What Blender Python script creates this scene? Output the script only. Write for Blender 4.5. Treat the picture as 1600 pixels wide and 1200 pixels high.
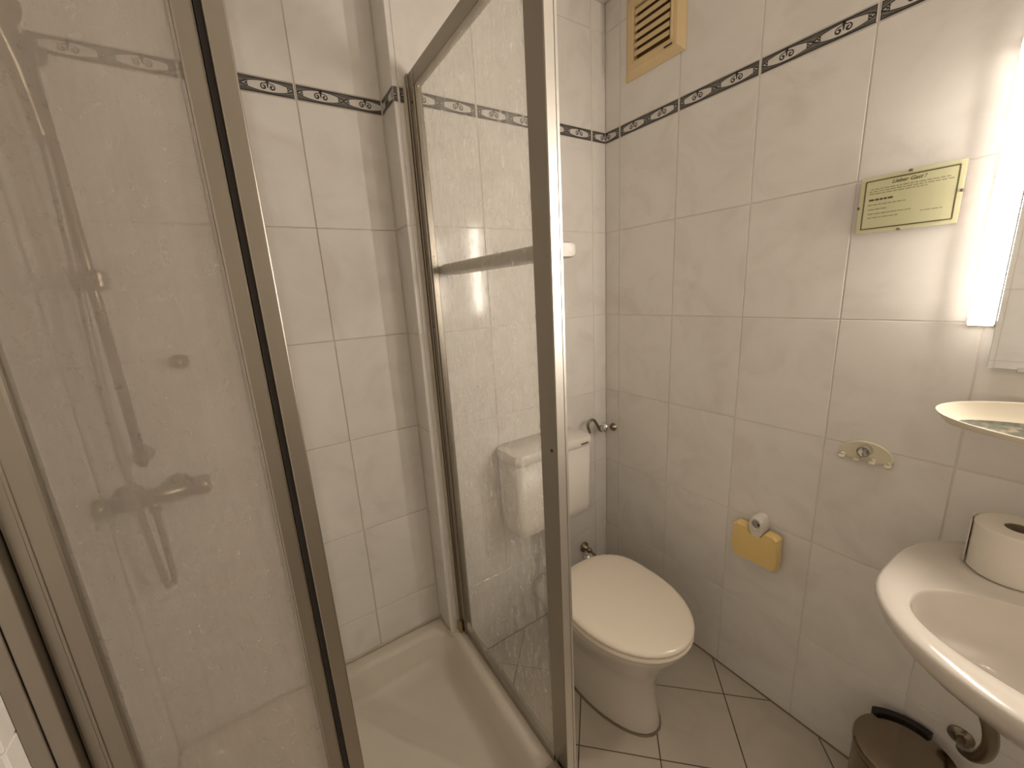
import bpy, bmesh, math, random
from mathutils import Vector, Matrix
random.seed(7)
S = bpy.context.scene
for o in list(bpy.data.objects): bpy.data.objects.remove(o)
COL = S.collection
PI = math.pi

# ------------------------------------------------------------------ camera, world, exposure
cam_d = bpy.data.cameras.new('camera'); cam = bpy.data.objects.new('camera', cam_d); COL.objects.link(cam)
cam_d.sensor_width = 36; cam_d.lens = 14.099; cam_d.clip_start = 0.02
RX, RR, RZ = math.radians(76.962), math.radians(-3.278), math.radians(-32.668)
cam.matrix_world = Matrix.Translation((-1.307, -1.252, 1.447)) @ Matrix.Rotation(RZ, 4, 'Z') @ Matrix.Rotation(RX, 4, 'X') @ Matrix.Rotation(RR, 4, 'Z')
S.camera = cam
w = bpy.data.worlds.new('world'); S.world = w; w.use_nodes = True
w.node_tree.nodes['Background'].inputs[0].default_value = (0.05, 0.045, 0.04, 1)
w.node_tree.nodes['Background'].inputs[1].default_value = 0.0
S.view_settings.view_transform = 'Standard'; S.view_settings.look = 'None'
S.view_settings.exposure = 0.93; S.view_settings.gamma = 1.0; S.view_settings.use_curve_mapping = False
LAMP = 63.0            # emission of the two mirror lamps
LAMP_COL = (1.0, 0.90, 0.78)

# ------------------------------------------------------------------ materials
MATS = {}
def nodes(name):
    m = bpy.data.materials.new(name); m.use_nodes = True
    nt = m.node_tree; nt.nodes.clear()
    out = nt.nodes.new('ShaderNodeOutputMaterial'); MATS[name] = m
    return m, nt, out
def principled(nt, out=None, **kw):
    b = nt.nodes.new('ShaderNodeBsdfPrincipled')
    for k, v in kw.items():
        b.inputs[k.replace('_', ' ')].default_value = v
    if out: nt.links.new(b.outputs[0], out.inputs[0])
    return b
def simple(name, col, rough=.5, metal=0.0, spec=.5, var=0.04, scale=18., bump=0.0, **kw):
    """plain material with a faint procedural variation of tone"""
    m, nt, out = nodes(name)
    b = principled(nt, out, Roughness=rough, Metallic=metal)
    b.inputs['Specular IOR Level'].default_value = spec
    for k, v in kw.items(): b.inputs[k.replace('_', ' ')].default_value = v
    tc = nt.nodes.new('ShaderNodeTexCoord'); n = nt.nodes.new('ShaderNodeTexNoise')
    n.inputs['Scale'].default_value = scale; n.inputs['Detail'].default_value = 4
    nt.links.new(tc.outputs['Object'], n.inputs['Vector'])
    r = nt.nodes.new('ShaderNodeValToRGB')
    r.color_ramp.elements[0].color = tuple(c*(1-var) for c in col) + (1,)
    r.color_ramp.elements[1].color = tuple(min(1, c*(1+var)) for c in col) + (1,)
    nt.links.new(n.outputs['Fac'], r.inputs[0]); nt.links.new(r.outputs[0], b.inputs['Base Color'])
    if bump:
        bp = nt.nodes.new('ShaderNodeBump'); bp.inputs['Strength'].default_value = bump; bp.inputs['Distance'].default_value = .002
        nt.links.new(n.outputs['Fac'], bp.inputs['Height']); nt.links.new(bp.outputs[0], b.inputs['Normal'])
    return m
def tile_mat(name, a, b_, c, rough, scale):
    """glazed ceramic with soft cloudy marbling, different on every tile"""
    m, nt, out = nodes(name)
    b = principled(nt, out, Roughness=rough); b.inputs['Specular IOR Level'].default_value = .5
    tc = nt.nodes.new('ShaderNodeTexCoord'); oi = nt.nodes.new('ShaderNodeObjectInfo')
    add = nt.nodes.new('ShaderNodeVectorMath'); add.operation = 'MULTIPLY_ADD'
    cmb = nt.nodes.new('ShaderNodeCombineXYZ')
    for i in range(3): nt.links.new(oi.outputs['Random'], cmb.inputs[i])
    add.inputs[1].default_value = (37., 91., 53.)
    nt.links.new(cmb.outputs[0], add.inputs[0]); nt.links.new(tc.outputs['Object'], add.inputs[2])
    n = nt.nodes.new('ShaderNodeTexNoise'); n.inputs['Scale'].default_value = scale
    n.inputs['Detail'].default_value = 5; n.inputs['Roughness'].default_value = .55; n.inputs['Distortion'].default_value = 1.2
    nt.links.new(add.outputs[0], n.inputs['Vector'])
    r = nt.nodes.new('ShaderNodeValToRGB'); e = r.color_ramp.elements
    e[0].position = .3; e[0].color = a + (1,); e[1].position = .72; e[1].color = c + (1,)
    k = e.new(.5); k.color = b_ + (1,)
    nt.links.new(n.outputs['Fac'], r.inputs[0]); nt.links.new(r.outputs[0], b.inputs['Base Color'])
    bp = nt.nodes.new('ShaderNodeBump'); bp.inputs['Strength'].default_value = .035; bp.inputs['Distance'].default_value = .004
    n2 = nt.nodes.new('ShaderNodeTexNoise'); n2.inputs['Scale'].default_value = 9; nt.links.new(add.outputs[0], n2.inputs['Vector'])
    nt.links.new(n2.outputs['Fac'], bp.inputs['Height']); nt.links.new(bp.outputs[0], b.inputs['Normal'])
    return m
def haze_glass(name, lo, hi, fine_scale, streak, ramp, holes=None, dc=(.84, .80, .75), tcol=(.96, .93, .88)):
    """clear pane, limescale haze laid over it in streaks and blotches"""
    m, nt, out = nodes(name); L = nt.links
    tr = nt.nodes.new('ShaderNodeBsdfTransparent'); tr.inputs[0].default_value = (.97, .97, .96, 1)
    gl = nt.nodes.new('ShaderNodeBsdfGlossy'); gl.inputs['Roughness'].default_value = .12; gl.inputs[0].default_value = (1, 1, 1, 1)
    fr = nt.nodes.new('ShaderNodeFresnel'); fr.inputs[0].default_value = 1.35
    ge = nt.nodes.new('ShaderNodeNewGeometry'); fm = nt.nodes.new('ShaderNodeMath'); fm.operation = 'SUBTRACT'; fm.use_clamp = True
    L.new(fr.outputs[0], fm.inputs[0]); L.new(ge.outputs['Backfacing'], fm.inputs[1])       # reflect at the outer faces only
    clear = nt.nodes.new('ShaderNodeMixShader'); L.new(fm.outputs[0], clear.inputs[0]); L.new(tr.outputs[0], clear.inputs[1]); L.new(gl.outputs[0], clear.inputs[2])
    df = nt.nodes.new('ShaderNodeBsdfDiffuse'); df.inputs[0].default_value = dc + (1,)
    tl = nt.nodes.new('ShaderNodeBsdfTranslucent'); tl.inputs[0].default_value = tcol + (1,)
    hz = nt.nodes.new('ShaderNodeMixShader'); hz.inputs[0].default_value = .6; L.new(df.outputs[0], hz.inputs[1]); L.new(tl.outputs[0], hz.inputs[2])
    tc = nt.nodes.new('ShaderNodeTexCoord')
    mp = nt.nodes.new('ShaderNodeMapping'); mp.inputs['Scale'].default_value = (1, 1, streak); L.new(tc.outputs['Object'], mp.inputs['Vector'])
    n = nt.nodes.new('ShaderNodeTexNoise'); n.inputs['Scale'].default_value = fine_scale; n.inputs['Detail'].default_value = 6; n.inputs['Roughness'].default_value = .65
    L.new(mp.outputs[0], n.inputs['Vector'])
    r = nt.nodes.new('ShaderNodeMapRange'); r.inputs['From Min'].default_value = ramp[0]; r.inputs['From Max'].default_value = ramp[1]
    r.inputs['To Min'].default_value = lo; r.inputs['To Max'].default_value = hi; L.new(n.outputs['Fac'], r.inputs['Value'])
    fac = r.outputs[0]
    if holes:
        v = nt.nodes.new('ShaderNodeTexNoise'); v.inputs['Scale'].default_value = holes[0]; v.inputs['Detail'].default_value = 5; v.inputs['Roughness'].default_value = .7
        mp2 = nt.nodes.new('ShaderNodeMapping'); mp2.inputs['Scale'].default_value = (1, 1, holes[4]); L.new(tc.outputs['Object'], mp2.inputs['Vector'])
        L.new(mp2.outputs[0], v.inputs['Vector'])
        r2 = nt.nodes.new('ShaderNodeMapRange'); r2.inputs['From Min'].default_value = holes[1]; r2.inputs['From Max'].default_value = holes[2]
        r2.inputs['To Min'].default_value = 0; r2.inputs['To Max'].default_value = 1; L.new(v.outputs['Fac'], r2.inputs['Value'])
        mx = nt.nodes.new('ShaderNodeMix'); mx.data_type = 'FLOAT'
        L.new(r2.outputs[0], mx.inputs[0]); L.new(fac, mx.inputs[2]); mx.inputs[3].default_value = holes[3]
        fac = mx.outputs[0]
    fin = nt.nodes.new('ShaderNodeMixShader'); L.new(fac, fin.inputs[0]); L.new(clear.outputs[0], fin.inputs[1]); L.new(hz.outputs[0], fin.inputs[2])
    L.new(fin.outputs[0], out.inputs[0])
    return m
def emit(name, col, s):
    m, nt, out = nodes(name)
    e = nt.nodes.new('ShaderNodeEmission'); e.inputs[0].default_value = col + (1,); e.inputs[1].default_value = s
    nt.links.new(e.outputs[0], out.inputs[0]); return m

TILE = tile_mat('wall_tile_glaze', (.78, .735, .69), (.84, .805, .76), (.87, .835, .79), .13, 5.5)
FTILE = tile_mat('floor_tile_glaze', (.55, .495, .415), (.60, .54, .455), (.635, .575, .49), .30, 7)
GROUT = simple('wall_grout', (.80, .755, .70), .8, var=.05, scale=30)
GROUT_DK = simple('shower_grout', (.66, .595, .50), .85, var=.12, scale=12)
FGROUT = simple('floor_grout', (.12, .09, .055), .9, var=.2, scale=20)
PRINT = simple('border_print_dark', (.035, .031, .028), .3, var=.2)
PRINT_G = simple('border_print_grey', (.20, .185, .17), .25, var=.5, scale=160)
BTILE = tile_mat('border_tile_glaze', (.70, .66, .61), (.74, .70, .66), (.77, .73, .69), .13, 8)
CEILM = simple('ceiling_paint', (.80, .765, .71), .9, var=.02)
ALU = simple('brushed_aluminium', (.37, .335, .285), .34, 1.0, var=.05, scale=6)
ALU_LIT = simple('satin_lit_aluminium', (.86, .83, .78), .42, 1.0, var=.03, scale=6)  # lighter copy of the frame aluminium: lamplight on the post front put into colour
RUBBER = simple('dark_rubber', (.028, .022, .017), .6)
GLASS_R = haze_glass('limescale_glass', .04, .14, 60, .05, (.35, .7), holes=(80., .51, .66, .31, .28))
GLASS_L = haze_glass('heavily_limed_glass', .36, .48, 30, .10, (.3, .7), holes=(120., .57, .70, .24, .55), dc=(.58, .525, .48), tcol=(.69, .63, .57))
ACRYL = simple('tray_acrylic', (.74, .68, .58), .22, var=.02)
CERAMIC = simple('sanitary_ceramic', (.74, .69, .62), .14, var=.01, Coat_Weight=.3)
SEATM = simple('seat_plastic', (.90, .81, .68), .16, var=.012)
PLAST_W = simple('white_plastic', (.80, .755, .69), .32, var=.015)
CREAM = simple('cream_plastic', (.80, .73, .56), .3, var=.03)
BEIGE = simple('aged_beige_plastic', (.76, .58, .32), .42, var=.06, scale=9)
YELLOW = simple('yellow_plastic', (.93, .69, .28), .36, var=.03)
CHROME = simple('chrome', (.72, .70, .67), .10, 1.0, var=.02)
CHROME_D = simple('tarnished_chrome', (.30, .255, .19), .28, 1.0, var=.2, scale=30)
STEEL = simple('bin_steel', (.27, .22, .165), .17, 1.0, var=.04)
BLACK = simple('black_plastic', (.012, .01, .008), .45)
DARK = simple('slot_dark', (.06, .032, .012), .9)
HOLE = simple('duct_dark', (.17, .095, .035), .9)
PAPER = simple('cream_paper', (.93, .83, .60), .6, var=.03, scale=40)
INK = simple('faded_ink', (.50, .43, .27), .8, var=.2)
INK_D = simple('dark_ink', (.17, .14, .085), .8, var=.1)
INK_B = simple('border_ink', (.33, .285, .16), .8, var=.25, scale=400)
TISSUE = simple('toilet_tissue', (.80, .745, .65), .95, var=.03, scale=60, bump=.25)
CARD = simple('cardboard', (.17, .125, .08), .9, var=.1)
SEAL = simple('silicone_seal', (.62, .55, .44), .5, var=.15, scale=9)
RUST = simple('yellowed_seal', (.36, .26, .12), .7, var=.3, scale=14)
MIRROR = simple('mirror_silver', (.86, .86, .84), .02, 1.0, var=.003)
DOORM = simple('door_paint', (.70, .65, .58), .45, var=.02)
LAMPM = emit('lamp_diffuser', LAMP_COL, LAMP)
# clear cover glass of the notice: mostly transparent with a sharp reflection
_m, _nt, _o = nodes('notice_glass')
_t = _nt.nodes.new('ShaderNodeBsdfTransparent'); _t.inputs[0].default_value = (.94, .96, .93, 1)
_g = _nt.nodes.new('ShaderNodeBsdfGlossy'); _g.inputs['Roughness'].default_value = .03
_f = _nt.nodes.new('ShaderNodeFresnel'); _f.inputs[0].default_value = 1.4
_x = _nt.nodes.new('ShaderNodeMixShader'); _ge = _nt.nodes.new('ShaderNodeNewGeometry'); _fm = _nt.nodes.new('ShaderNodeMath'); _fm.operation = 'SUBTRACT'; _fm.use_clamp = True
_nt.links.new(_f.outputs[0], _fm.inputs[0]); _nt.links.new(_ge.outputs['Backfacing'], _fm.inputs[1]); _nt.links.new(_fm.outputs[0], _x.inputs[0]); _nt.links.new(_t.outputs[0], _x.inputs[1]); _nt.links.new(_g.outputs[0], _x.inputs[2]); _nt.links.new(_x.outputs[0], _o.inputs[0])
NGLASS = _m
# mosaic picture printed in the oval tray mat
_m, _nt, _o = nodes('mosaic_mat'); _b = principled(_nt, _o, Roughness=.45)
_tc = _nt.nodes.new('ShaderNodeTexCoord'); _v = _nt.nodes.new('ShaderNodeTexVoronoi'); _v.inputs['Scale'].default_value = 130
_nt.links.new(_tc.outputs['Object'], _v.inputs['Vector'])
_n = _nt.nodes.new('ShaderNodeTexNoise'); _n.inputs['Scale'].default_value = 38; _nt.links.new(_tc.outputs['Object'], _n.inputs['Vector'])
_r = _nt.nodes.new('ShaderNodeValToRGB'); _e = _r.color_ramp.elements
_e[0].position = .36; _e[0].color = (.10, .08, .05, 1); _e[1].position = .66; _e[1].color = (.46, .39, .29, 1)
_k = _e.new(.5); _k.color = (.17, .20, .155, 1)
_nt.links.new(_n.outputs['Fac'], _r.inputs[0])
_vr = _nt.nodes.new('ShaderNodeValToRGB'); _vr.color_ramp.elements[0].color = (1, 1, 1, 1); _vr.color_ramp.elements[1].color = (.25, .22, .17, 1); _vr.color_ramp.elements[1].position = .75
_mx = _nt.nodes.new('ShaderNodeMix'); _mx.data_type = 'RGBA'; _mx.blend_type = 'MULTIPLY'; _mx.inputs[0].default_value = .75
_nt.links.new(_r.outputs[0], _mx.inputs[6]); _nt.links.new(_v.outputs['Distance'], _vr.inputs[0]); _nt.links.new(_vr.outputs[0], _mx.inputs[7]); _nt.links.new(_mx.outputs[2], _b.inputs['Base Color'])
MOSAIC = _m

# ------------------------------------------------------------------ mesh helpers
def link(name, me, mat=None, parent=None, loc=None, smooth=False):
    if isinstance(me, bmesh.types.BMesh):
        bm = me; bmesh.ops.recalc_face_normals(bm, faces=bm.faces)
        me = bpy.data.meshes.new(name); bm.to_mesh(me); bm.free()
    if mat and not me.materials: me.materials.append(mat)
    if smooth:
        for p in me.polygons: p.use_smooth = True
    o = bpy.data.objects.new(name, me); COL.objects.link(o)
    if loc is not None: o.location = loc
    if parent: o.parent = parent
    if smooth == 'auto':
        try: me.set_sharp_from_angle(angle=math.radians(38))
        except Exception: pass
    return o
def thing(name, label, cat, loc=(0, 0, 0), group=None):
    o = bpy.data.objects.new(name, None); o.empty_display_size = .05; COL.objects.link(o)
    o.location = loc; o['label'] = label; o['category'] = cat
    if group: o['group'] = group
    return o
def part(name, bm, mat, root, smooth=False, label=None):
    """mesh given in world coordinates, parented to root (an unrotated object)"""
    c = Vector((0, 0, 0)); q = root
    while q: c += q.location; q = q.parent
    bmesh.ops.translate(bm, verts=bm.verts, vec=-c)
    o = link(name, bm, mat, root, smooth=smooth)
    if label: o['label'] = label
    return o
def box(x0, x1, y0, y1, z0, z1, bev=0., seg=2, bm=None):
    new = bmesh.new()
    v = [new.verts.new((x, y, z)) for x in (x0, x1) for y in (y0, y1) for z in (z0, z1)]
    for f in ((0, 1, 3, 2), (4, 6, 7, 5), (0, 4, 5, 1), (2, 3, 7, 6), (0, 2, 6, 4), (1, 5, 7, 3)): new.faces.new([v[i] for i in f])
    bmesh.ops.recalc_face_normals(new, faces=new.faces)
    if bev: bmesh.ops.bevel(new, geom=new.edges[:], offset=bev, segments=seg, affect='EDGES', profile=.5)
    return merge(bm, new)
def merge(bm, new):
    if bm is None: return new
    me = bpy.data.meshes.new('tmp'); new.to_mesh(me); new.free(); bm.from_mesh(me); bpy.data.meshes.remove(me)
    return bm
def loft(rings, cap0=True, cap1=True, closed=True, bm=None):
    new = bmesh.new()
    R = [[new.verts.new(p) for p in r] for r in rings]; n = len(R[0])
    for a, b in zip(R, R[1:]):
        for i in range(n if closed else n-1):
            j = (i+1) % n; new.faces.new((a[i], a[j], b[j], b[i]))
    if cap0: new.faces.new(R[0][::-1])
    if cap1: new.faces.new(R[-1])
    return merge(bm, new)
def frame_of(t):
    t = t.normalized(); a = Vector((0, 0, 1)) if abs(t.z) < .9 else Vector((1, 0, 0))
    u = t.cross(a).normalized(); return u, t.cross(u).normalized()
def tube(pts, rad, n=12, bm=None):
    pts = [Vector(p) for p in pts]; rads = rad if isinstance(rad, (list, tuple)) else [rad]*len(pts)
    rings = []; u = None
    for i, p in enumerate(pts):
        t = (pts[min(i+1, len(pts)-1)]-pts[max(i-1, 0)]).normalized()
        if u is None: u, v = frame_of(t)
        else:
            u = (u-t*u.dot(t)).normalized(); v = t.cross(u)
        rings.append([p+(u*math.cos(2*PI*k/n)+v*math.sin(2*PI*k/n))*rads[i] for k in range(n)])
    return loft(rings, bm=bm)
def lathe(prof, axis_o, axis_d, n=32, bm=None):
    """profile of (radius, distance along the axis)"""
    d = Vector(axis_d).normalized(); u, v = frame_of(d); o = Vector(axis_o)
    rings = [[o+d*h+(u*math.cos(2*PI*k/n)+v*math.sin(2*PI*k/n))*max(r, 1e-4) for k in range(n)] for r, h in prof]
    return loft(rings, bm=bm)
def arc(c, r, a0, a1, n, f):
    return [f(c[0]+r*math.cos(a0+(a1-a0)*i/n), c[1]+r*math.sin(a0+(a1-a0)*i/n)) for i in range(n+1)]
def spline(pts, n=8):
    P = [Vector(p) for p in pts]; out = []
    for i in range(len(P)-1):
        a, b, c, d = P[max(i-1, 0)], P[i], P[i+1], P[min(i+2, len(P)-1)]
        for k in range(n):
            t = k/n; out.append(.5*((2*b)+(c-a)*t+(2*a-5*b+4*c-d)*t*t+(3*b-a-3*c+d)*t**3))
    return out+[P[-1]]
def structure(o): o['kind'] = 'structure'; return o

# ------------------------------------------------------------------ tiled walls
JW = .0028          # joint width
TH = .006           # tile thickness in front of the grout
_cache = {}
def tile_mesh(w_, h_, mat, key):
    k = (round(w_, 4), round(h_, 4), key)
    if k in _cache: return _cache[k]
    bm = bmesh.new(); b = .0011
    lo = [bm.verts.new(p) for p in ((0, 0, -TH), (w_, 0, -TH), (w_, h_, -TH), (0, h_, -TH))]
    mi = [bm.verts.new(p) for p in ((0, 0, -b), (w_, 0, -b), (w_, h_, -b), (0, h_, -b))]
    hi = [bm.verts.new(p) for p in ((b, b, 0), (w_-b, b, 0), (w_-b, h_-b, 0), (b, h_-b, 0))]
    for A, B in ((lo, mi), (mi, hi)):
        for i in range(4): bm.faces.new((A[i], A[(i+1) % 4], B[(i+1) % 4], B[i]))
    bm.faces.new(hi); bm.faces.new(lo[::-1])
    bmesh.ops.recalc_face_normals(bm, faces=bm.faces)
    me = bpy.data.meshes.new('tile'); bm.to_mesh(me); bm.free(); me.materials.append(mat)
    _cache[k] = me; return me

# --- the scroll print of one border tile (0.2505 x 0.037), in the tile's own plane
BW, BH = .2530-JW, .0397-JW
def ribbon(bm, pts, width, z):
    """flat strip following pts (2d), clipped to nothing"""
    P = [Vector((p[0], p[1])) for p in pts]; Lr = []
    for i, p in enumerate(P):
        t = (P[min(i+1, len(P)-1)]-P[max(i-1, 0)]).normalized(); nrm = Vector((-t.y, t.x))
        wv = width[i] if isinstance(width, list) else width
        Lr.append((bm.verts.new((*(p+nrm*wv/2), z)), bm.verts.new((*(p-nrm*wv/2), z))))
    for a, b in zip(Lr, Lr[1:]): bm.faces.new((a[0], b[0], b[1], a[1]))
def spiral(c, r0, turns, a0, sgn, n=22):
    out = []
    for i in range(n+1):
        t = i/n; r = r0*(1-t*.86); a = a0+sgn*turns*2*PI*t
        out.append((c[0]+r*math.cos(a), c[1]+r*math.sin(a)))
    return out
def border_print(x_lo, x_hi):
    """two printed layers for the stretch x_lo..x_hi of the tile pattern"""
    bd, bg = bmesh.new(), bmesh.new(); H = BH; IN = .0026; half = (BW-2*IN)/2
    zg, zd = .00015, .0003
    for m in range(2):
        cx = IN+half*(m+.5); a = half*.5; cy = H/2
        hgt = H*.355
        def lens(t): return hgt*(max(0, math.cos(PI*t/2))**.60)
        ts = [-1+2*i/32 for i in range(33)]
        for s in (1, -1):
            vs = []
            for t in ts:     # grey spandrel between the almond and the edge line
                x = cx+a*t
                vs.append((bg.verts.new((x, cy+s*(lens(t)+.0004), zg)), bg.verts.new((x, cy+s*H*.48, zg))))
            for p, q in zip(vs, vs[1:]): bg.faces.new((p[0], q[0], q[1], p[1]))
            ribbon(bd, [(cx+a*t, cy+s*lens(t)) for t in ts], .0021, zd)
            ribbon(bd, [(cx+a*t, cy+s*(H*.30+H*.13*math.cos(PI*t/2))) for t in ts], [.0008+.0012*abs(t) for t in ts], zd)
        for s in (1, -1):    # pair of volutes hanging from a stem
            sp = spiral((cx+s*H*.265, cy-H*.03), H*.225, 1.15, PI*.62 if s > 0 else PI*.38, -s, 26)
            wd = [.0022+.0026*min(1, i/len(sp)*1.3) for i in range(len(sp))]
            ribbon(bd, [(cx+s*.0006, cy+hgt), (cx+s*H*.08, cy+H*.25)]+sp, [.0026, .0024]+wd, zd)
        ribbon(bd, [(cx, cy+H*.45), (cx, cy+H*.05), (cx, cy-H*.12)], [.0065, .0040, .0008], zd)
        for s in (1, -1):    # small curls at the pointed ends of the almond
            for q in (1, -1):
                sp = spiral((cx+s*a*.80, cy+q*H*.10), H*.105, .95, PI if s < 0 else 0, -q*s, 14)
                ribbon(bd, [(cx+s*a*.98, cy+q*H*.03)]+sp, .0024, zd)
    for s in (.05, .95):
        ribbon(bd, [(IN, H*s), (IN+half, H*s), (BW-IN, H*s)], .0032, zd)
    for s in (IN+.0006, BW-IN-.0006):
        ribbon(bd, [(s, 0), (s, H)], .0015, zd)
    for bm in (bd, bg):
        if x_lo > 0 or x_hi < BW:
            for co, no in (((x_lo, 0, 0), (-1, 0, 0)), ((x_hi, 0, 0), (1, 0, 0))):
                bmesh.ops.bisect_plane(bm, geom=bm.verts[:]+bm.edges[:]+bm.faces[:], plane_co=co, plane_no=no, clear_outer=True)
            bmesh.ops.translate(bm, verts=bm.verts, vec=(-x_lo, 0, 0))
    return bg, bd
_pc = {}
def print_meshes(lo, hi):
    k = (round(lo, 4), round(hi, 4))
    if k not in _pc:
        out = []
        for bm, mat in zip(border_print(lo, hi), (PRINT_G, PRINT)):
            me = bpy.data.meshes.new('scroll_print'); bm.normal_update()
            for f in bm.faces:
                if f.normal.z < 0: f.normal_flip()
            bm.to_mesh(me); bm.free(); me.materials.append(mat); out.append(me)
        _pc[k] = out
    return _pc[k]

ZB, HB, RH, CW = 1.9924, .0397, .33333, .2530
CZ = 2.46           # ceiling height
ROWS = [0.0] + [ZB-RH*k for k in (5, 4, 3, 2, 1)] + [ZB, ZB+HB, ZB+HB+RH, CZ]
def lay(wall, origin, u, v, ub, vb, border_row=None, left_cut=0.0, right_cut=0.0):
    """lay tiles on a wall: origin, unit vectors u (along) and v (up), joint positions ub, vb"""
    u = Vector(u); v = Vector(v); n = u.cross(v); o = Vector(origin)
    for i in range(len(ub)-1):
        for j in range(len(vb)-1):
            w_, h_ = ub[i+1]-ub[i]-JW, vb[j+1]-vb[j]-JW
            if w_ < .004 or h_ < .004: continue
            isb = border_row == j
            me = tile_mesh(w_, h_, BTILE if isb else TILE, 'b' if isb else 't')
            t = bpy.data.objects.new('border_tile' if isb else 'tile', me); COL.objects.link(t); t.parent = wall
            p = o+u*(ub[i]+JW/2)+v*(vb[j]+JW/2)
            t.matrix_local = Matrix(((u.x, v.x, n.x, p.x), (u.y, v.y, n.y, p.y), (u.z, v.z, n.z, p.z), (0, 0, 0, 1)))
            if isb:
                if w_ > BW-.002: lo, hi = 0, BW
                elif i == 0: lo, hi = BW-w_-left_cut, BW-left_cut
                else: lo, hi = right_cut, w_+right_cut
                for me2 in print_meshes(max(lo, 0), min(hi, BW)):
                    q = bpy.data.objects.new('scroll_print', me2); COL.objects.link(q); q.parent = t
def slab(name, x0, x1, y0, y1, z0, z1, mat):
    return structure(link(name, box(x0, x1, y0, y1, z0, z1), mat))
GD = .0022          # grout sits this far behind the tile face
XP, DP = -.8498, .1065     # edge of the toilet wall, depth of the shower recess
XL = -1.690                # left wall
YF = -2.05                 # wall behind the camera

wall_right = slab('wall_right', GD, .10, YF, .20, 0, CZ, GROUT)
lay(wall_right, (0, 0, 0), (0, -1, 0), (0, 0, 1), [0, .0737]+[.0737+CW*k for k in range(1, 8)]+[-YF], ROWS, 6, left_cut=0)
# u x v for the right wall: (0,-1,0)x(0,0,1) = (-1,0,0): faces the room
wall_back = slab('wall_back', XP+GD, GD, GD, DP+.10, 0, CZ, GROUT)
ub = [0, .0165, .0165+CW*1, .0165+CW*2, .0165+CW*3, -XP]
lay(wall_back, (XP, 0, 0), (1, 0, 0), (0, 0, 1), ub, ROWS, 6, left_cut=0, right_cut=0)
# the short return of the toilet wall into the shower recess
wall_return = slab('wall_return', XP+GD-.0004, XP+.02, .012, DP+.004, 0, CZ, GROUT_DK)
lay(wall_return, (XP, DP, 0), (0, -1, 0), (0, 0, 1), [0, DP-.001], ROWS, 6, left_cut=.07)
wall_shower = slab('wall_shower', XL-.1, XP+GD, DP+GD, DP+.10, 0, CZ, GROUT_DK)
ox = -1.0880
ub = [0]+[x-XL for x in (ox-2*CW, ox-CW, ox)]+[XP-XL]
lay(wall_shower, (XL, DP, 0), (1, 0, 0), (0, 0, 1), ub, ROWS, 6, left_cut=0, right_cut=0)
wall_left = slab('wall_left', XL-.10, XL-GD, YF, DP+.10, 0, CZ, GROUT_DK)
lay(wall_left, (XL, YF, 0), (0, 1, 0), (0, 0, 1), [0]+[.11+CW*k for k in range(0, 9)]+[DP-YF], ROWS, 6)
# stub of wall that carries the left side of the shower front
wall_stub = slab('wall_stub', XL, -1.6035-GD, -.66+GD, -.57, 0, CZ, GROUT)
lay(wall_stub, (XL, -.66, 0), (1, 0, 0), (0, 0, 1), [0, -1.6035-XL], ROWS, 6)
lay(wall_stub, (-1.6035, -.66, 0), (0, 1, 0), (0, 0, 1), [0, .09], ROWS, 6)
# wall behind the camera, with the door
wall_front = slab('wall_front', XL-.10, .10, YF-.10, YF, 0, CZ, TILE)
door = thing('door_1', 'painted door in the wall behind the viewer', 'door', (-1.05, YF, 0)); structure(door)
del door['category'], door['label']
part('door_leaf', box(-1.43, -.67, YF+.002, YF+.035, .01, 2.0, .004), DOORM, door)
part('door_frame', box(-1.50, -1.435, YF+.002, YF+.045, 0, 2.07, .004, bm=box(-.665, -.60, YF+.002, YF+.045, 0, 2.07, .004, bm=box(-1.50, -.60, YF+.002, YF+.045, 2.005, 2.07, .004))), DOORM, door)
part('door_handle', tube([(-.73, YF+.035, 1.03), (-.73, YF+.08, 1.03), (-.75, YF+.085, 1.03), (-.86, YF+.085, 1.03)], .009), ALU, door, True)
ceiling = slab('ceiling', XL-.1, .1, YF-.1, DP+.1, CZ, CZ+.08, CEILM)

structure(link('trim_2', box(XP-.004, XP+.001, DP-.004, DP+.001, .16, CZ, .0015), simple('corner_bead', (.70, .64, .54), .6)))
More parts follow.
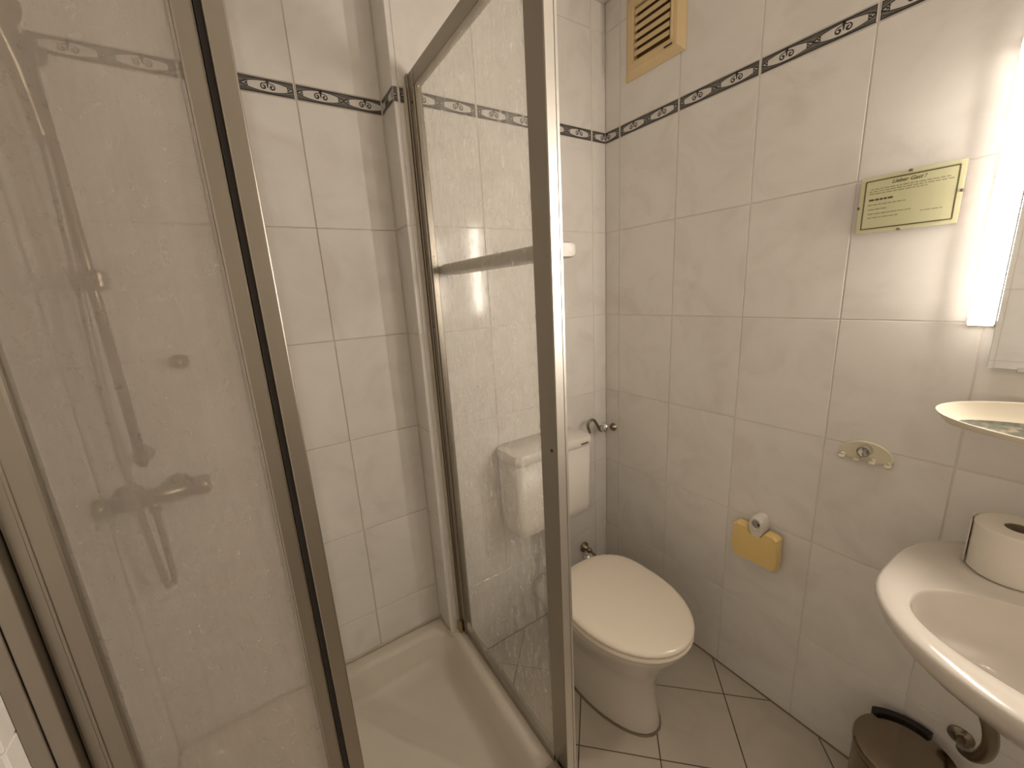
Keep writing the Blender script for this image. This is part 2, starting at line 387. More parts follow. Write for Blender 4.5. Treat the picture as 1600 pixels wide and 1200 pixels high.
# floor: grout bed and 25 cm tiles laid diagonally
floor = slab('floor', XL-.1, .1, YF-.1, DP+.1, -.08, -GD, FGROUT)
SP = .3550; U0, V0 = -.7730, -.2050       # u = x+y, v = y-x
def clip(poly, f):
    out = []
    for i, a in enumerate(poly):
        b = poly[(i+1) % len(poly)]; fa, fb = f(a), f(b)
        if fa >= 0: out.append(a)
        if (fa >= 0) != (fb >= 0):
            t = fa/(fa-fb); out.append((a[0]+(b[0]-a[0])*t, a[1]+(b[1]-a[1])*t))
    return out
g = .0036*math.sqrt(2)/2
for i in range(-9, 4):
    for j in range(-7, 8):
        u0, u1, v0, v1 = U0+SP*i+g, U0+SP*(i+1)-g, V0+SP*j+g, V0+SP*(j+1)-g
        poly = [((a-b)/2, (a+b)/2) for a, b in ((u0, v0), (u1, v0), (u1, v1), (u0, v1))]
        for f in (lambda p: -.003-p[0], lambda p: p[0]-XL, lambda p: -.003-p[1] if p[0] > XP else DP-p[1], lambda p: p[1]-YF):
            if poly: poly = clip(poly, f)
        if len(poly) < 3: continue
        ar = abs(sum(a[0]*b[1]-b[0]*a[1] for a, b in zip(poly, poly[1:]+poly[:1])))/2
        if ar < 2e-4: continue
        cx = sum(p[0] for p in poly)/len(poly); cy = sum(p[1] for p in poly)/len(poly)
        if all(p[0] < -.80 and p[1] > -.62 for p in poly): continue          # hidden under the shower tray
        bm = bmesh.new()
        lo = [bm.verts.new((p[0]-cx, p[1]-cy, -TH)) for p in poly]; mi = [bm.verts.new((p[0]-cx, p[1]-cy, -.0008)) for p in poly]
        hi = [bm.verts.new(((p[0]-cx)*.991, (p[1]-cy)*.991, 0)) for p in poly]; n = len(poly)
        for A, B in ((lo, mi), (mi, hi)):
            for k in range(n): bm.faces.new((A[k], A[(k+1) % n], B[(k+1) % n], B[k]))
        bm.faces.new(hi)
        link('floor_tile', bm, FTILE, floor, (cx, cy, 0))
# dark seal along the foot of the right wall
structure(link('trim_1', box(-.004, .001, -2.04, -.003, 0, .004), simple('floor_seal', (.25, .20, .135), .8)))

# ------------------------------------------------------------------ shower tray
TZ = .172
def rrect(x0, x1, y0, y1, r, z, n=8):
    out = []
    for cx, cy, a in ((x1-r, y1-r, 0), (x0+r, y1-r, PI/2), (x0+r, y0+r, PI), (x1-r, y0+r, 1.5*PI)):
        out += [Vector((cx+r*math.cos(a+PI/2*k/n), cy+r*math.sin(a+PI/2*k/n), z)) for k in range(n+1)]
    return out
tray = thing('shower_tray', 'cream white acrylic shower tray with a raised rounded rim inside the glass enclosure', 'shower tray', (-1.245, -.27, 0))
tx0, tx1, ty0, ty1 = XL+.001, -.779, -.645, DP-.001
def inset(d, r, z): return rrect(tx0+d, tx1-d-.012, ty0+d, ty1-d, r, z)
rings = [rrect(tx0, tx1, ty0, ty1, .002, 0), rrect(tx0, tx1, ty0, ty1, .002, TZ-.012), rrect(tx0+.004, tx1-.004, ty0+.004, ty1-.004, .006, TZ-.002), rrect(tx0+.010, tx1-.010, ty0+.010, ty1-.010, .01, TZ),
         inset(.040, .07, TZ+.001), inset(.050, .075, TZ-.004), inset(.060, .08, TZ-.018), inset(.078, .09, TZ-.085), inset(.095, .09, TZ-.108), inset(.13, .09, TZ-.118), inset(.30, .06, TZ-.126)]
# the rounded return wall corner would cut the tray: notch is hidden in the wall return
part('basin', loft(rings, cap0=False), ACRYL, tray, True)
part('drain_cover', lathe([(.0, 0), (.042, 0), (.045, .002), (.042, .005), (.0, .007)], (-1.245, -.27, TZ-.127), (0, 0, 1)), CHROME, tray, True)
part('seal_strip', box(XL+.002, XP, DP-.006, DP-.001, TZ-.002, TZ+.006, .002, bm=box(XP-.008, XP-.001, -.02, DP-.002, TZ-.002, TZ+.006, .002)), SEAL, tray)

# ------------------------------------------------------------------ fixed side screen (beside the toilet)
sc = thing('shower_side_screen', 'fixed limescale streaked glass screen between shower and toilet in aluminium frame', 'shower screen', (-.79, -.3, TZ))
part('wall_profile', box(-.812, -.776, -.020, -.001, TZ, 2.062, .0015), ALU, sc)
part('frame_profile', box(-.808, -.780, -.046, -.0205, TZ+.001, 2.060, .002, bm=box(-.803, -.785, -.052, -.046, TZ+.02, 2.03, .001)), ALU, sc)
part('corner_seal', box(-.820, -.813, -.012, -.001, TZ, 2.03, .001), SEAL, sc)
part('top_rail', box(-.806, -.782, -.575, -.020, 2.022, 2.064, .002), ALU, sc)
part('bottom_rail', box(-.805, -.783, -.575, -.046, TZ+.001, TZ+.030, .002), ALU, sc)
part('glass_pane', box(-.7960, -.7925, -.575, -.048, TZ+.028, 2.024), GLASS_R, sc)
post = part('corner_post', box(-.802, -.779, -.6255, -.570, TZ, 2.066, .0012, bm=box(-.7775, -.770, -.624, -.572, TZ, 2.066, .0012)), ALU, sc)
part('post_face', box(-.8005, -.7795, -.6275, -.6255, TZ+.001, 2.064, .0004, bm=box(-.7770, -.7705, -.6262, -.6240, TZ+.001, 2.064, .0004)), ALU_LIT, sc, label='satin front strip of the post, coloured lighter as its lamp-lit side')  # thin strips that carry the painted lamp-lit tone of the post front
for z in (1.105, .235):
    q = lathe([(0, 0), (.0036, 0), (.0036, -.0012), (0, -.0018)], (-.802, -.609, z), (1, 0, 0), 14)
    part('screw', q, RUBBER if z > .5 else ALU, post)
for z in (1.35, 1.985):
    part('frame_screw', lathe([(0, 0), (.0032, 0), (.0030, -.001), (0, -.0015)], (-.808, -.033, z), (1, 0, 0), 12), RUBBER, sc)
part('stained_seal', box(-.822, -.8125, -.030, -.002, TZ+.0012, TZ+.05, .003), RUST, sc, label='yellowed silicone at the foot of the wall profile')

# ------------------------------------------------------------------ shower front: fixed pane and slid-back door
fr = thing('shower_sliding_door', 'aluminium framed front door of clouded glass slid open on the left of the shower', 'shower door', (-1.43, -.61, TZ))
part('wall_profile', box(-1.6030, -1.5866, -.633, -.585, TZ, 2.06, .001), ALU, fr)
part('frame_profile', box(-1.5860, -1.5690, -.632, -.606, TZ+.001, 2.06, .0012), ALU, fr)
part('seal_strip', box(-1.5866, -1.5860, -.628, -.610, TZ+.001, 2.05), RUBBER, fr)
part('rear_profile', box(-1.5688, -1.5290, -.6155, -.590, TZ+.024, 2.028, .004, bm=box(-1.5545, -1.5505, -.6170, -.6150, TZ+.024, 2.028, .0008)), ALU, fr)
part('glass_pane', box(-1.5300, -1.3180, -.6050, -.6020, TZ+.024, 2.028), GLASS_L, fr)
part('inner_profile', box(-1.3190, -1.2964, -.6140, -.588, TZ+.024, 2.028, .003), ALU, fr)
part('magnet_seal', box(-1.2962, -1.2885, -.614, -.596, TZ+.02, 2.03, .001), RUBBER, fr)
part('edge_profile', box(-1.2885, -1.2660, -.6265, -.590, TZ+.02, 2.035, .0018), ALU, fr)
part('top_rail', box(-1.603, -.8035, -.632, -.580, 2.03, 2.066, .002), ALU, fr)
part('bottom_rail', box(-1.603, -.8035, -.632, -.580, TZ+.0015, TZ+.022, .003), ALU, fr)

# white bar along the outside of the side screen
GREYP = simple('pale_grey_plastic', (.50, .46, .405), .35, var=.03)
tb = thing('towel_bar', 'pale grey rounded bar running along the outer side of the shower screen', 'towel bar', (-.74, -.30, 1.51))
def bar_ring(y, s=1.0):
    cx, cz, hx, hz = -.7375, 1.5240, .036*s, .0168*s; out = []
    for k in range(20):
        a = 2*PI*k/20; c_, s_ = math.cos(a), math.sin(a)
        out.append(Vector((cx+hx*math.copysign(abs(c_)**.42, c_), y, cz+hz*math.copysign(abs(s_)**.55, s_))))
    return out
part('bar', loft([bar_ring(-.592, .80), bar_ring(-.5895, .93), bar_ring(-.584), bar_ring(-.30), bar_ring(-.055), bar_ring(-.045, .95)]), GREYP, tb, 'auto')
part('wall_bracket', box(-.766, -.709, -.047, -.0005, 1.5115, 1.5365, .004), GREYP, tb)

# ------------------------------------------------------------------ shower fittings on the shower wall
RXs = -1.585
rail = thing('shower_rail', 'chrome riser rail on the shower wall behind the clouded door', 'shower rail', (RXs, DP, 1.05))
part('rail', tube([(RXs, DP-.05, 1.07), (RXs, DP-.05, 2.0)], .011), CHROME_D, rail, True)
for z in (1.09, 1.985):
    part('bracket', lathe([(.02, 0), (.02, .006), (.012, .012), (.012, .05), (.015, .055), (0, .058)], (RXs, DP-.001, z), (0, -1, 0), 20), CHROME_D, rail, True)
part('slider', box(RXs-.028, RXs+.028, DP-.085, DP-.03, 1.50, 1.545, .008), CHROME_D, rail)
hs = thing('hand_shower', 'chrome hand shower head hanging at the top of the riser rail', 'shower head', (RXs-.02, DP-.09, 1.9))
part('handle', tube(spline([(RXs-.005, DP-.08, 1.80), (RXs-.01, DP-.10, 1.92), (RXs-.02, DP-.14, 2.02)], 6), [.013]*6+[.015]*6+[.018]), CHROME_D, hs, True)
part('head', lathe([(.0, -.012), (.03, -.01), (.052, .006), (.052, .014), (.0, .016)], (RXs-.02, DP-.14, 2.02), (-.1, -.75, -.65), 28), CHROME_D, hs, True)
part('hose', tube(spline([(RXs-.005, DP-.08, 1.80), (RXs-.016, DP-.07, 1.55), (RXs-.026, DP-.085, 1.2), (RXs-.020, DP-.09, .96), (RXs-.016, DP-.07, .76), (RXs-.008, DP-.06, .735), (RXs, DP-.055, .76), (RXs, DP-.055, .945)], 10), .0075, 10), simple('dull_hose', (.30, .27, .22), .5, .6), hs, True)
mx = thing('shower_mixer', 'tarnished chrome mixer tap with two knobs on the shower wall', 'mixer tap', (RXs, DP, .98))
part('body', tube([(RXs-.075, DP-.055, .985), (RXs+.085, DP-.055, .985)], .021, 18), CHROME_D, mx, True)
for s in (-1, 1):
    part('knob', lathe([(.018, 0), (.024, .004), (.027, .012), (.026, .034), (.02, .040), (0, .041)], (RXs+s*.082, DP-.055, .985), (s, 0, 0), 20), CHROME_D, mx, True)
    part('wall_flange', lathe([(.03, 0), (.03, .005), (.014, .016), (.012, .05)], (RXs+s*.05, DP-.001, .985), (0, -1, 0), 20), CHROME_D, mx, True)
part('spout', tube([(RXs, DP-.055, .975), (RXs, DP-.055, .945)], .012), CHROME_D, mx, True)
kb = thing('wall_hook', 'small round chrome hook on the shower wall right of the riser rail', 'hook', (-1.47, DP, 1.31))
part('disc', lathe([(.019, 0), (.019, .005), (.010, .008), (.008, .022)], (-1.47, DP-.001, 1.315), (0, -1, 0), 20), CHROME_D, kb, True)
part('button', lathe([(.006, .02), (.013, .024), (.013, .030), (0, .034)], (-1.47, DP, 1.315), (0, -1, 0), 20), CHROME_D, kb, True)

# ------------------------------------------------------------------ toilet
TX = -.408
def egg(z, hw, yb, yf, n=40, back=.62, p=1.0):
    """ring with a wide round front (towards -y) and a narrower flat back; hw half width"""
    out = []; ym = yb+(yf-yb)*.46
    for k in range(n):
        a = 2*PI*k/n; c_, s_ = math.cos(a), math.sin(a)
        if s_ >= 0:    # back half
            e = back
            out.append(Vector((TX+hw*math.copysign(abs(c_)**e, c_)*(1-.22*s_**3), ym+(yb-ym)*abs(s_)**(e*.95), z)))
        else:
            out.append(Vector((TX+hw*c_, ym+(yf-ym)*abs(s_), z)))
    return out
wc = thing('toilet', 'white ceramic floor standing toilet with its cream lid closed', 'toilet', (TX, -.4, 0))
part('bowl', loft([egg(.0, .112, -.15, -.606), egg(.012, .114, -.15, -.610), egg(.05, .110, -.15, -.600), egg(.12, .108, -.15, -.590), egg(.19, .116, -.15, -.592), egg(.25, .138, -.16, -.615),
                   egg(.30, .158, -.18, -.645), egg(.340, .173, -.20, -.670), egg(.362, .179, -.20, -.682), egg(.374, .179, -.20, -.682), egg(.378, .172, -.205, -.674)]), CERAMIC, wc, True)
part('outlet', tube([(TX, -.16, .16), (TX, -.06, .17), (TX, -.002, .17)], .055, 20), CERAMIC, wc, True)
part('seat', loft([egg(.379, .178, -.245, -.684), egg(.382, .187, -.242, -.694), egg(.390, .190, -.241, -.698), egg(.398, .190, -.241, -.698), egg(.4015, .182, -.243, -.689)]), SEATM, wc, True)
lid = part('lid', loft([egg(.404, .184, -.240, -.690), egg(.4065, .190, -.237, -.697), egg(.412, .191, -.235, -.699), egg(.4175, .187, -.237, -.695), egg(.4205, .177, -.244, -.684), egg(.4225, .14, -.27, -.64), egg(.4235, .07, -.35, -.55)]), SEATM, wc, True)
for s in (-1, 1):
    part('hinge', lathe([(.010, 0), (.013, .003), (.013, .028), (.010, .031)], (TX+s*.075-.015, -.222, .400), (1, 0, 0), 16, bm=box(TX+s*.075-.012, TX+s*.075+.012, -.232, -.212, .388, .400, .002)), CHROME, wc, True)
part('floor_bolt', lathe([(0, 0), (.0085, 0), (.0085, .003), (0, .0035)], (-.5125, -.394, .060), (-.98, -.05, .1), 14), BLACK, wc)
part('floor_seal', loft([egg(.0005, .1185, -.15, -.6145), egg(.004, .116, -.15, -.612)]), MATS['floor_seal'], wc)

ct = thing('toilet_cistern', 'white plastic low level cistern on the tiled wall behind the toilet', 'cistern', (-.415, 0, .55))
def cis(z, x0, x1, y, r=.028): return rrect(x0, x1, y, -.0015, r, z, 5)
part('tank', loft([cis(.540, -.588, -.246, -.135), cis(.546, -.594, -.240, -.142), cis(.58, -.597, -.236, -.147), cis(.835, -.598, -.234, -.150)]), PLAST_W, ct, True)
cl = part('tank_lid', loft([cis(.836, -.600, -.232, -.152), cis(.842, -.603, -.229, -.155), cis(.862, -.603, -.229, -.155), cis(.872, -.598, -.234, -.150), cis(.877, -.582, -.250, -.135)]), PLAST_W, ct, 'auto')
part('flush_button', box(-.30, -.262, -.1575, -.152, .846, .853, .002), CHROME_D, cl, label='small dark flush lever')
part('flush_pipe', tube(spline([(TX, -.06, .565), (TX, -.06, .45), (TX, -.075, .36), (TX, -.13, .31), (TX, -.19, .30)], 6), .022, 14), PLAST_W, ct, True)
vl = thing('stop_valve', 'small chrome stop valve on the wall beside the toilet', 'valve', (-.15, 0, .245))
part('rosette', lathe([(.024, 0), (.024, .005), (.012, .012), (.010, .03)], (-.152, -.0005, .247), (0, -1, 0), 20), CHROME_D, vl, True)
part('handle', lathe([(.006, .028), (.012, .030), (.013, .042), (.0, .045)], (-.152, 0, .247), (0, -1, 0), 16), CHROME_D, vl, True)
part('supply_pipe', tube(spline([(-.152, -.024, .247), (-.150, -.055, .243), (-.150, -.10, .232), (-.160, -.15, .20), (-.19, -.18, .12), (-.20, -.19, .001)], 6), .0065, 10), CHROME_D, vl, True)

# ------------------------------------------------------------------ robe hook in the corner
rh = thing('robe_hook', 'curved chrome hook with a ball end on the right wall beside the corner', 'hook', (0, -.045, .82))
part('rosette', lathe([(.018, 0), (.018, .004), (.009, .010), (.007, .03), (.010, .034), (.007, .040), (.007, .06)], (-.0005, -.045, .822), (-1, 0, .22), 20), CHROME_D, rh, True)
part('ball', lathe([(.0005, -.023)]+[(.023*math.cos(a), .023*math.sin(a)) for a in [(-.45+.9*i/12)*PI for i in range(13)]]+[(.0005, .023)], (-.072, -.060, .843), (0, -1, 0), 22), CHROME, rh, True)
part('arm', tube(spline([(-.020, -.045, .828), (-.06, -.047, .823), (-.085, -.047, .827), (-.103, -.046, .855), (-.125, -.046, .884), (-.150, -.046, .882), (-.160, -.046, .866), (-.152, -.046, .842), (-.147, -.046, .828)], 6), [.0062]*42+[.005]*6+[.003]), CHROME_D, rh, True)

# ------------------------------------------------------------------ vent grille
vg = thing('vent_grille', 'aged beige plastic exhaust vent grille high on the right wall near the corner', 'vent', (0, -.225, 2.28))
VY0, VY1, VZ0, VZ1 = -.345, -.106, 2.160, 2.415
fb = bmesh.new()
def vring(d, x): return [Vector((x, VY0+d, VZ0+d)), Vector((x, VY1-d, VZ0+d)), Vector((x, VY1-d, VZ1-d)), Vector((x, VY0+d, VZ1-d))]
fr_bm = loft([vring(0, -.0005), vring(0, -.004), vring(.022, -.020), vring(.040, -.022), vring(.044, -.019), vring(.047, -.019), vring(.050, -.006)], cap0=False, cap1=False)
part('frame', fr_bm, BEIGE, vg)
part('duct_back', box(-.005, -.001, VY0+.05, VY1-.05, VZ0+.05, VZ1-.05), HOLE, vg)
z = VZ0+.0505
k = 0
while z < VZ1-.052:
    # one louvre blade: leans outward, dark slot below it
    bm = bmesh.new(); y0, y1 = VY0+.050, VY1-.050
    prof = [(-.018, z+.009), (-.0195, z+.010), (-.0195, z+.0235), (-.018, z+.0245), (-.006, z+.0245), (-.006, z+.020)]
    loft_pts = [[Vector((a, yy, b)) for a, b in prof] for yy in (y0, y1)]
    part('louvre', loft(loft_pts), BEIGE, vg); z += .0245
part('side_lip', box(-.024, -.018, VY0+.036, VY0+.043, VZ0+.040, VZ1-.03, .002), BEIGE, vg)
part('latch_slot', box(-.0235, -.0215, VY0+.036, VY0+.066, VZ0+.0275, VZ0+.0315), DARK, vg)

# ------------------------------------------------------------------ framed notice
nt_ = thing('framed_notice', 'yellowed guest notice in a frameless glass clip frame on the wall left of the lamp', 'notice', (0, -.932, 1.6))
NY0, NY1, NZ0, NZ1 = -1.019, -.845, 1.535, 1.662     # right edge (towards viewer) .. left edge
part('backing', box(-.011, -.0008, NY0+.002, NY1-.002, NZ0+.002, NZ1-.002), CARD, nt_)
sheet = part('sheet', box(-.0122, -.0111, NY0+.0005, NY1-.0005, NZ0+.0005, NZ1-.0005), PAPER, nt_)
part('cover_glass', box(-.0150, -.0128, NY0, NY1, NZ0, NZ1, .0004), NGLASS, nt_)
for (y, z) in ((-.932, NZ1-.002), (-.925, NZ0+.002), (NY1-.001, 1.595), (NY0+.002, 1.60)):
    hz = abs(y+.93) < .03
    part('clip', box(-.0165, -.002, y-(.003 if hz else .002), y+(.003 if hz else .002), z-(.0022 if hz else .003), z+(.0022 if hz else .003), .0006), CHROME_D, nt_)
XS = -.0124
def ink(name, quads, mat, lab=None):
    bm = bmesh.new()
    for y0, y1, z0, z1, tilt in quads:     # y runs towards the viewer = text direction, so left = larger y
        v = [bm.verts.new((XS, y, z)) for y, z in ((y0, z0), (y1, z0+tilt), (y1, z1+tilt), (y0, z1))]
        bm.faces.new(v)
    o = part(name, bm, mat, sheet)
    return o
bz = []
iy0, iy1, iz0, iz1 = NY0+.010, NY1-.010, NZ0+.010, NZ1-.010
n = 54
for zz in (iz0, iz1):
    bz.append((iy1, iy0, zz-.0009, zz+.0009, 0))
    for i in range(n):
        y = iy1+(iy0-iy1)*(i+.5)/n; bz.append((y+.0009, y-.0007, zz-.0017, zz+.0017, 0))
for yy in (iy0, iy1):
    bz.append((yy+.0009, yy-.0009, iz0, iz1, 0))
    for i in range(38):
        z = iz0+(iz1-iz0)*(i+.5)/38; bz.append((yy+.0017, yy-.0017, z-.0009, z+.0007, 0))
ink('printed_border', bz, INK_B)
rnd = random.Random(3)
def words(y, yend, z, h, q):
    while y > yend+.004:
        l = rnd.uniform(.004, .011); l = min(l, y-yend); q.append((y, y-l, z-h/2, z+h/2, 0)); y -= l+.0017
    return q
q = []
for zz, a, b in ((1.6330, .020, .152), (1.6280, .018, .158), (1.6230, .018, .118), (1.5985, .018, .085), (1.5880, .020, .058), (1.5780, .020, .098), (1.5695, .020, .076)):
    words(NY1-a, NY1-b, zz, .0021, q)
words(NY1-.112, NY1-.150, 1.5715, .0018, q)
ink('printed_text', q, INK)['kind'] = 'stuff'
ink('printed_heading', words(NY1-.019, NY1-.062, 1.6095, .0042, []), INK_D)
fc = bpy.data.curves.new('title', 'FONT'); fc.body = 'Lieber Gast !'; fc.size = .0108; fc.shear = .3; fc.align_x = 'CENTER'; fc.offset = .00018
fo = bpy.data.objects.new('title_tmp', fc); COL.objects.link(fo)
bpy.context.view_layer.update()
tme = bpy.data.meshes.new_from_object(fo.evaluated_get(bpy.context.evaluated_depsgraph_get()))
bpy.data.objects.remove(fo)
bm = bmesh.new(); bm.from_mesh(tme); bpy.data.meshes.remove(tme)
for v in bm.verts: v.co = Vector((XS-.0001, -.930-v.co.x, 1.6400+v.co.y))
part('printed_title', bm, INK_D, sheet)

# ------------------------------------------------------------------ mirror and its two lamps
mi = thing('wall_mirror', 'large rectangular wall mirror between the two strip lamps above the washbasin', 'mirror', (0, -1.415, 1.23))
part('backing', box(-.010, -.0008, -1.727, -1.104, 1.235, 1.938), simple('mirror_edge', (.30, .29, .27), .5), mi)
part('mirror_glass', box(-.0145, -.010, -1.729, -1.102, 1.233, 1.94, .0006), MIRROR, mi)
part('mirror_clip', box(-.017, -.002, -1.165, -1.143, 1.228, 1.238, .001), CHROME, mi)
for yc, lab in ((-1.0825, 'glowing white vertical strip lamp left of the mirror beside the notice'), (-1.748, 'vertical strip lamp on the far right side of the mirror')):
    lp = thing('strip_lamp', lab, 'lamp', (0, yc, 1.32), 'strip lamps beside the mirror')
    part('base', box(-.0280, -.0005, yc-.0190, yc+.0190, 1.322, 1.85, .002), PLAST_W, lp)
    def dome(z, k):      # shallow convex cover
        r = [Vector((-.0281-.0085*k*math.cos(PI/2*t)**1.3, yc+.0190*t*(.9+.1*k), z)) for t in [-1+2*i/16 for i in range(17)]]
        return r+[Vector((-.0279, yc+.019*(.9+.1*k), z)), Vector((-.0279, yc-.019*(.9+.1*k), z))]
    part('diffuser', loft([dome(1.3225, .15), dome(1.326, .7), dome(1.332, 1), dome(1.840, 1), dome(1.846, .7), dome(1.8495, .15)]), LAMPM, lp, True)

# ------------------------------------------------------------------ oval shelf with its mat
sh = thing('oval_shelf', 'cream white oval plastic tray shelf on the wall under the mirror', 'shelf', (0, -1.41, 1.10))
def oval(z, a, b, rise=0., cx=-.1005, n=64):
    """stadium outline with elliptic ends; rise lifts the side next to the wall"""
    out = []
    for k in range(n):
        t = 2*PI*k/n; c_, s_ = math.cos(t), math.sin(t); x = cx+b*c_
        out.append(Vector((x, (-1.303 if s_ >= 0 else -1.530)+a*s_, z+rise*max(0, (x+.196)/.191))))
    return out
part('tray_body', loft([oval(1.1225, .170, .052, 0, -.105), oval(1.1240, .205, .074, 0, -.106), oval(1.1275, .232, .086, .004, -.104), oval(1.1345, .2495, .0950, .034), oval(1.1365, .2500, .0955, .036), oval(1.1370, .2485, .0942, .036), oval(1.1345, .2470, .0930, .034), oval(1.1310, .230, .0875, .012, -.1045), oval(1.1290, .216, .0805, .002, -.1085), oval(1.1285, .205, .072, 0, -.110)]), simple('tray_cream_plastic', (.80, .72, .58), .3, var=.015), sh, True)
part('wall_bracket', box(-.05, -.0005, -1.52, -1.31, 1.112, 1.123, .003), PLAST_W, sh)
mt = thing('mosaic_mat', 'dark greenish mosaic patterned mat lying in the oval shelf', 'mat', (-.1005, -1.41, 1.130))
part('mat', loft([oval(1.1305, .2135, .0785, 0, -.1100), oval(1.1325, .2140, .0790, 0, -.1100), oval(1.1328, .209, .0745, 0, -.1100)]), MOSAIC, mt)

# ------------------------------------------------------------------ cream hook plate
hp = thing('hook_plate', 'cream half round hook plate with a chrome button on the right wall', 'hook', (0, -.928, .98))
pts = []
for i in range(25):
    a = PI*i/24; pts.append((-.928-.055*math.cos(a)*1.0, .967+.044*math.sin(a)**.85))
pts = pts+[(-.928+.055-.110*t, .967-.010-.004*math.cos(t*6*PI)) for t in [(i+.5)/24 for i in range(24)]]
def plate(s, x): return [Vector((x, -.928+(y+.928)*s, .975+(z-.975)*s)) for y, z in pts]
part('plate', loft([plate(1, -.0006), plate(1, -.005), plate(.965, -.0075)]), CREAM, hp, 'auto')
for yy in (-.880, -.912, -.944, -.975):
    part('peg', tube(spline([(-.005, yy, .966), (-.010, yy, .961), (-.014, yy, .960), (-.0165, yy, .963)], 5), [.0070]*6+[.0078]*5+[.0075]*4+[.005], 12), CREAM, hp, True)
part('rim', tube([(-.0075, y, z) for y, z in [(-.928-.0535*math.cos(PI*i/24), .967+.0425*math.sin(PI*i/24)**.85) for i in range(25)]], .0024, 8), CREAM, hp, True)
part('chrome_button', lathe([(.0155, 0), (.0155, .020), (.0135, .024), (.011, .024), (.010, .021), (.0, .020)], (-.006, -.927, .989), (-1, 0, 0), 24), CHROME, hp, 'auto')

# ------------------------------------------------------------------ paper holder
ph = thing('toilet_paper_holder', 'yellow plastic toilet paper flap hanging from a white wall bracket', 'toilet paper holder', (0, -.69, .6))
def flap_outline():
    # y,z outline with a notch for the bracket at the top middle
    p = [(-.622, .640), (-.632, .648), (-.664, .648), (-.669, .644), (-.672, .634), (-.680, .627), (-.708, .627), (-.716, .634), (-.719, .644), (-.724, .648), (-.750, .648), (-.760, .640), (-.764, .560), (-.760, .528), (-.750, .520), (-.634, .520), (-.624, .528), (-.619, .560)]
    return p
fo_ = flap_outline()
def bulge(y, z):
    t = (z-.52)/(.648-.52); return -.030-.018*math.sin(PI*min(max(t, 0), 1)*.62+.25)
bm = bmesh.new()
ys = sorted(set([p[0] for p in fo_]))
front = [Vector((bulge(y, z), y, z)) for y, z in fo_]; 
def shr(v, s, dx): c = Vector((0, -.691, .58)); return Vector((v.x+dx, c.y+(v.y-c.y)*s, c.z+(v.z-c.z)*s))
part('flap', loft([[Vector((-.012, v.y, v.z)) for v in [shr(a, 1.0, 0) for a in front]], [shr(a, 1.0, .008) for a in front], [shr(a, .985, .002) for a in front], [shr(a, .95, -.001) for a in front]]), YELLOW, ph, 'auto')
br = []
for x, s in ((-.0006, 1), (-.036, 1), (-.044, .93)):
    ring = []
    for k in range(32):
        a = 2*PI*k/32; c_, s_ = math.cos(a), math.sin(a)
        ring.append(Vector((x, -.694+.0235*s*math.copysign(abs(c_)**.8, c_), 0.659+.036*s*math.copysign(abs(s_)**.85, s_))))
    br.append(ring)
part('wall_bracket', loft(br), PLAST_W, ph, 'auto')
part('bracket_ring', tube([(-.045, -.694+.0165*math.cos(2*PI*k/28), .669+.020*math.sin(2*PI*k/28)) for k in range(29)], .0042, 10), PLAST_W, ph, True)
part('bracket_recess', lathe([(0, 0), (.0125, 0), (.0125, .0008), (0, .001)], (-.0441, -.694, .669), (-1, 0, 0), 24), simple('recess_grey', (.34, .31, .26), .4), ph)
part('screw_cap', lathe([(0, 0), (.0045, 0), (.003, .002), (0, .0025)], (-.0452, -.703, .670), (-1, 0, 0), 14), BLACK, ph, True)

# ------------------------------------------------------------------ washbasin
wb = thing('washbasin', 'white ceramic oval washbasin mounted on the right wall under the mirror', 'washbasin', (0, -1.385, .78))
BX, BY = -.27, -1.385
def basin(z, ay, xf, xb, n=64, e=.86):
    """outline: xf front (towards -x), xb back; rounder at the front"""
    out = []; xm = -.305
    for k in range(n):
        t = 2*PI*k/n; c_, s_ = math.cos(t), math.sin(t)
        y = BY+ay*math.copysign(abs(s_)**e, s_)
        x = xm+((xf-xm)*abs(c_)**.95 if c_ > 0 else (xb-xm)*abs(c_)**.55)
        out.append(Vector((x, y, z)))
    return out
def bowl(z, ay, xf, xb, n=64):
    out = []; xm = (xf+xb)/2
    for k in range(n):
        t = 2*PI*k/n; c_, s_ = math.cos(t), math.sin(t)
        out.append(Vector((xm-(xm-xf)*math.copysign(abs(c_)**.92, c_), BY+ay*math.copysign(abs(s_)**.85, s_), z)))
    return out
part('basin', loft([basin(.660, .10, -.34, -.03), basin(.690, .17, -.41, -.012), basin(.740, .24, -.470, -.004), basin(.785, .300, -.515, -.002), basin(.815, .322, -.540, -.001), basin(.838, .3315, -.5505, -.001), basin(.847, .331, -.550, -.001), basin(.8515, .3255, -.544, -.001),
                    basin(.8500, .305, -.520, -.02), bowl(.8490, .2765, -.4885, -.2235), bowl(.8465, .2740, -.4860, -.2250), bowl(.840, .2720, -.4840, -.227), bowl(.800, .266, -.479, -.232), bowl(.765, .252, -.468, -.240), bowl(.738, .20, -.43, -.26), bowl(.725, .13, -.395, -.285), bowl(.7215, .06, -.365, -.31)]), simple('basin_ceramic', (.68, .625, .555), .14, var=.01, Coat_Weight=.3), wb, True)
part('drain', lathe([(.0, 0), (.03, 0), (.032, .002), (.026, .004), (.0, .002)], (-.338, BY, .7215), (0, 0, 1), 24), CHROME, wb, True)
tp = thing('basin_trap', 'dark curved waste pipe under the washbasin', 'pipe', (-.1, -1.21, .4))
part('pipe', tube(spline([(-.205, -1.212, .672), (-.2, -1.2148, .5859), (-.2, -1.2204, .564), (-.19, -1.2309, .5213), (-.17, -1.2338, .469), (-.13, -1.2252, .3997), (-.095, -1.2087, .3554), (-.055, -1.1952, .3249), (-.0006, -1.187, .310)], 8), [.0105]*16+[.0125]*32+[.0105]*9+[.008]*8, 14), CHROME_D, tp, True)
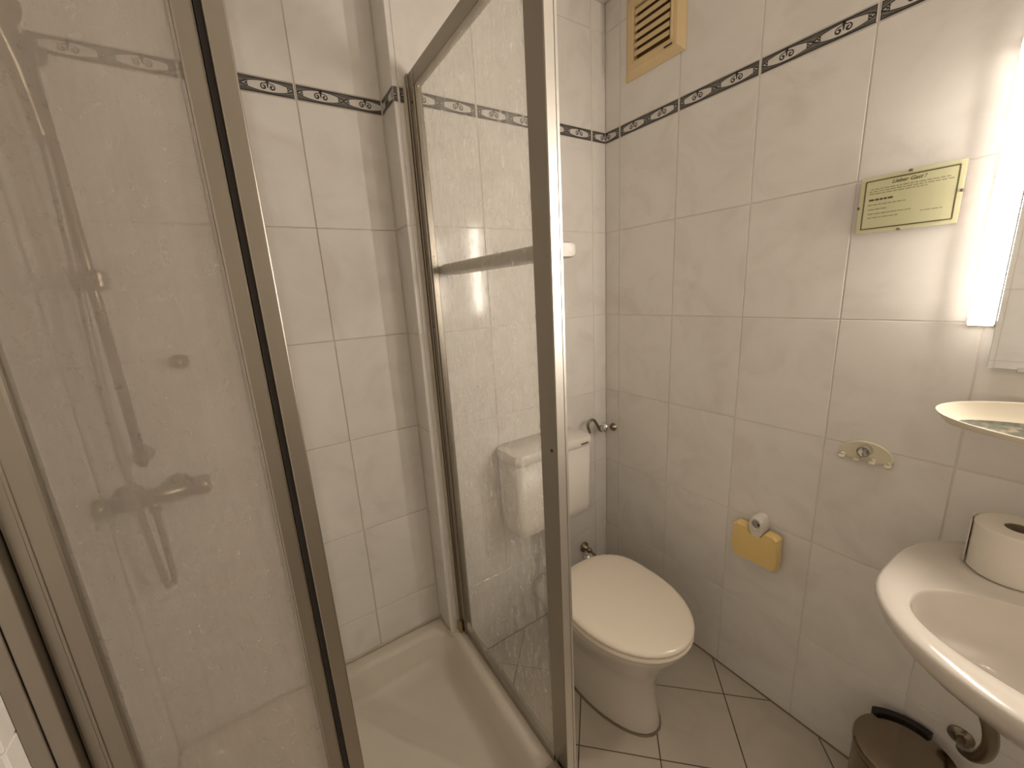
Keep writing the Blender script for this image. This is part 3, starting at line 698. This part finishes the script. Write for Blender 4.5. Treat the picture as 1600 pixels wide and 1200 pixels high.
part('wall_rosette', lathe([(.024, 0), (.024, .003), (.012, .010), (.009, .014)], (-.0005, -1.187, .308), (-1, 0, 0), 24), CHROME_D, tp, True)

# ------------------------------------------------------------------ toilet roll on the basin
tr = thing('toilet_roll', 'loose white toilet paper roll standing on the back of the washbasin', 'toilet roll', (-.152, -1.200, .85))
rc = Vector((-.140, -1.202, .8520)); ro, ri, hh = .0590, .0210, .100
bm = bmesh.new()
rings = []
def circ(r, z, n=48): return [Vector((rc.x+r*math.cos(2*PI*k/n), rc.y+r*math.sin(2*PI*k/n), rc.z+z)) for k in range(n)]
part('paper', loft([circ(ri, .001), circ(ro-.003, 0), circ(ro, .003), circ(ro, hh-.004), circ(ro-.004, hh), circ(ri, hh-.001), circ(ri, .001)], False, False), TISSUE, tr, 'auto')
part('core', loft([circ(ri-.0002, .002), circ(ri-.0002, hh-.003), circ(ri-.0018, hh-.003), circ(ri-.0018, .002), circ(ri-.0002, .002)], False, False), CARD, tr, True)
sp = []
for k in range(27):
    t = k/26; a = math.radians(-75+t*185); r = ro+.0012+.009*max(0, t-.62)**1.2
    sp.append((rc.x+r*math.cos(a), rc.y+r*math.sin(a)))
bm = bmesh.new()
lo = [bm.verts.new((x, y, rc.z+.002)) for x, y in sp]; hi = [bm.verts.new((x, y, rc.z+hh-.001+.003*math.sin(i*.4))) for i, (x, y) in enumerate(sp)]
for i in range(26): bm.faces.new((lo[i], lo[i+1], hi[i+1], hi[i]))
ls = part('loose_sheet', bm, TISSUE, tr, True)
md = ls.modifiers.new('thickness', 'SOLIDIFY'); md.thickness = .0008

# ------------------------------------------------------------------ pedal bin
pb = thing('waste_bin', 'small round dark steel waste bin with a flat lid under the washbasin', 'waste bin', (-.125, -1.118, 0))
bc = (-.125, -1.118); br_ = .099
part('body', lathe([(.0, .004), (br_-.006, .004), (br_-.004, .010), (br_-.001, .245), (br_-.001, .252)], (*bc, 0), (0, 0, 1), 48), STEEL, pb, 'auto')
part('base_ring', lathe([(.0, 0), (br_-.002, 0), (br_, .003), (br_, .014), (br_-.004, .016)], (*bc, 0), (0, 0, 1), 48), BLACK, pb, 'auto')
part('lid_gap', lathe([(br_-.004, .250), (br_-.003, .2565)], (*bc, 0), (0, 0, 1), 48), BLACK, pb)
ld = part('lid', lathe([(.0, .2555), (br_, .2555), (br_+.0015, .258), (br_+.0015, .270), (br_-.001, .2755), (br_-.004, .277), (br_*.6, .280), (.02, .282), (.0, .282)], (*bc, 0), (0, 0, 1), 48), STEEL, pb, 'auto')
def hr(da, r0, r1, z0, z1): return [Vector((bc[0]+r*math.cos(da), bc[1]+r*math.sin(da), z)) for r, z in ((r0, z0), (r1, z0), (r1, z1), (r0, z1))]
part('hinge', loft([hr(math.radians(a), br_-.006, br_+.012, .240, .2835) for a in range(-14, 51, 4)]), BLACK, pb)
part('pedal', box(bc[0]-.155, bc[0]-.09, bc[1]-.018, bc[1]+.018, .006, .012, .002), BLACK, pb)
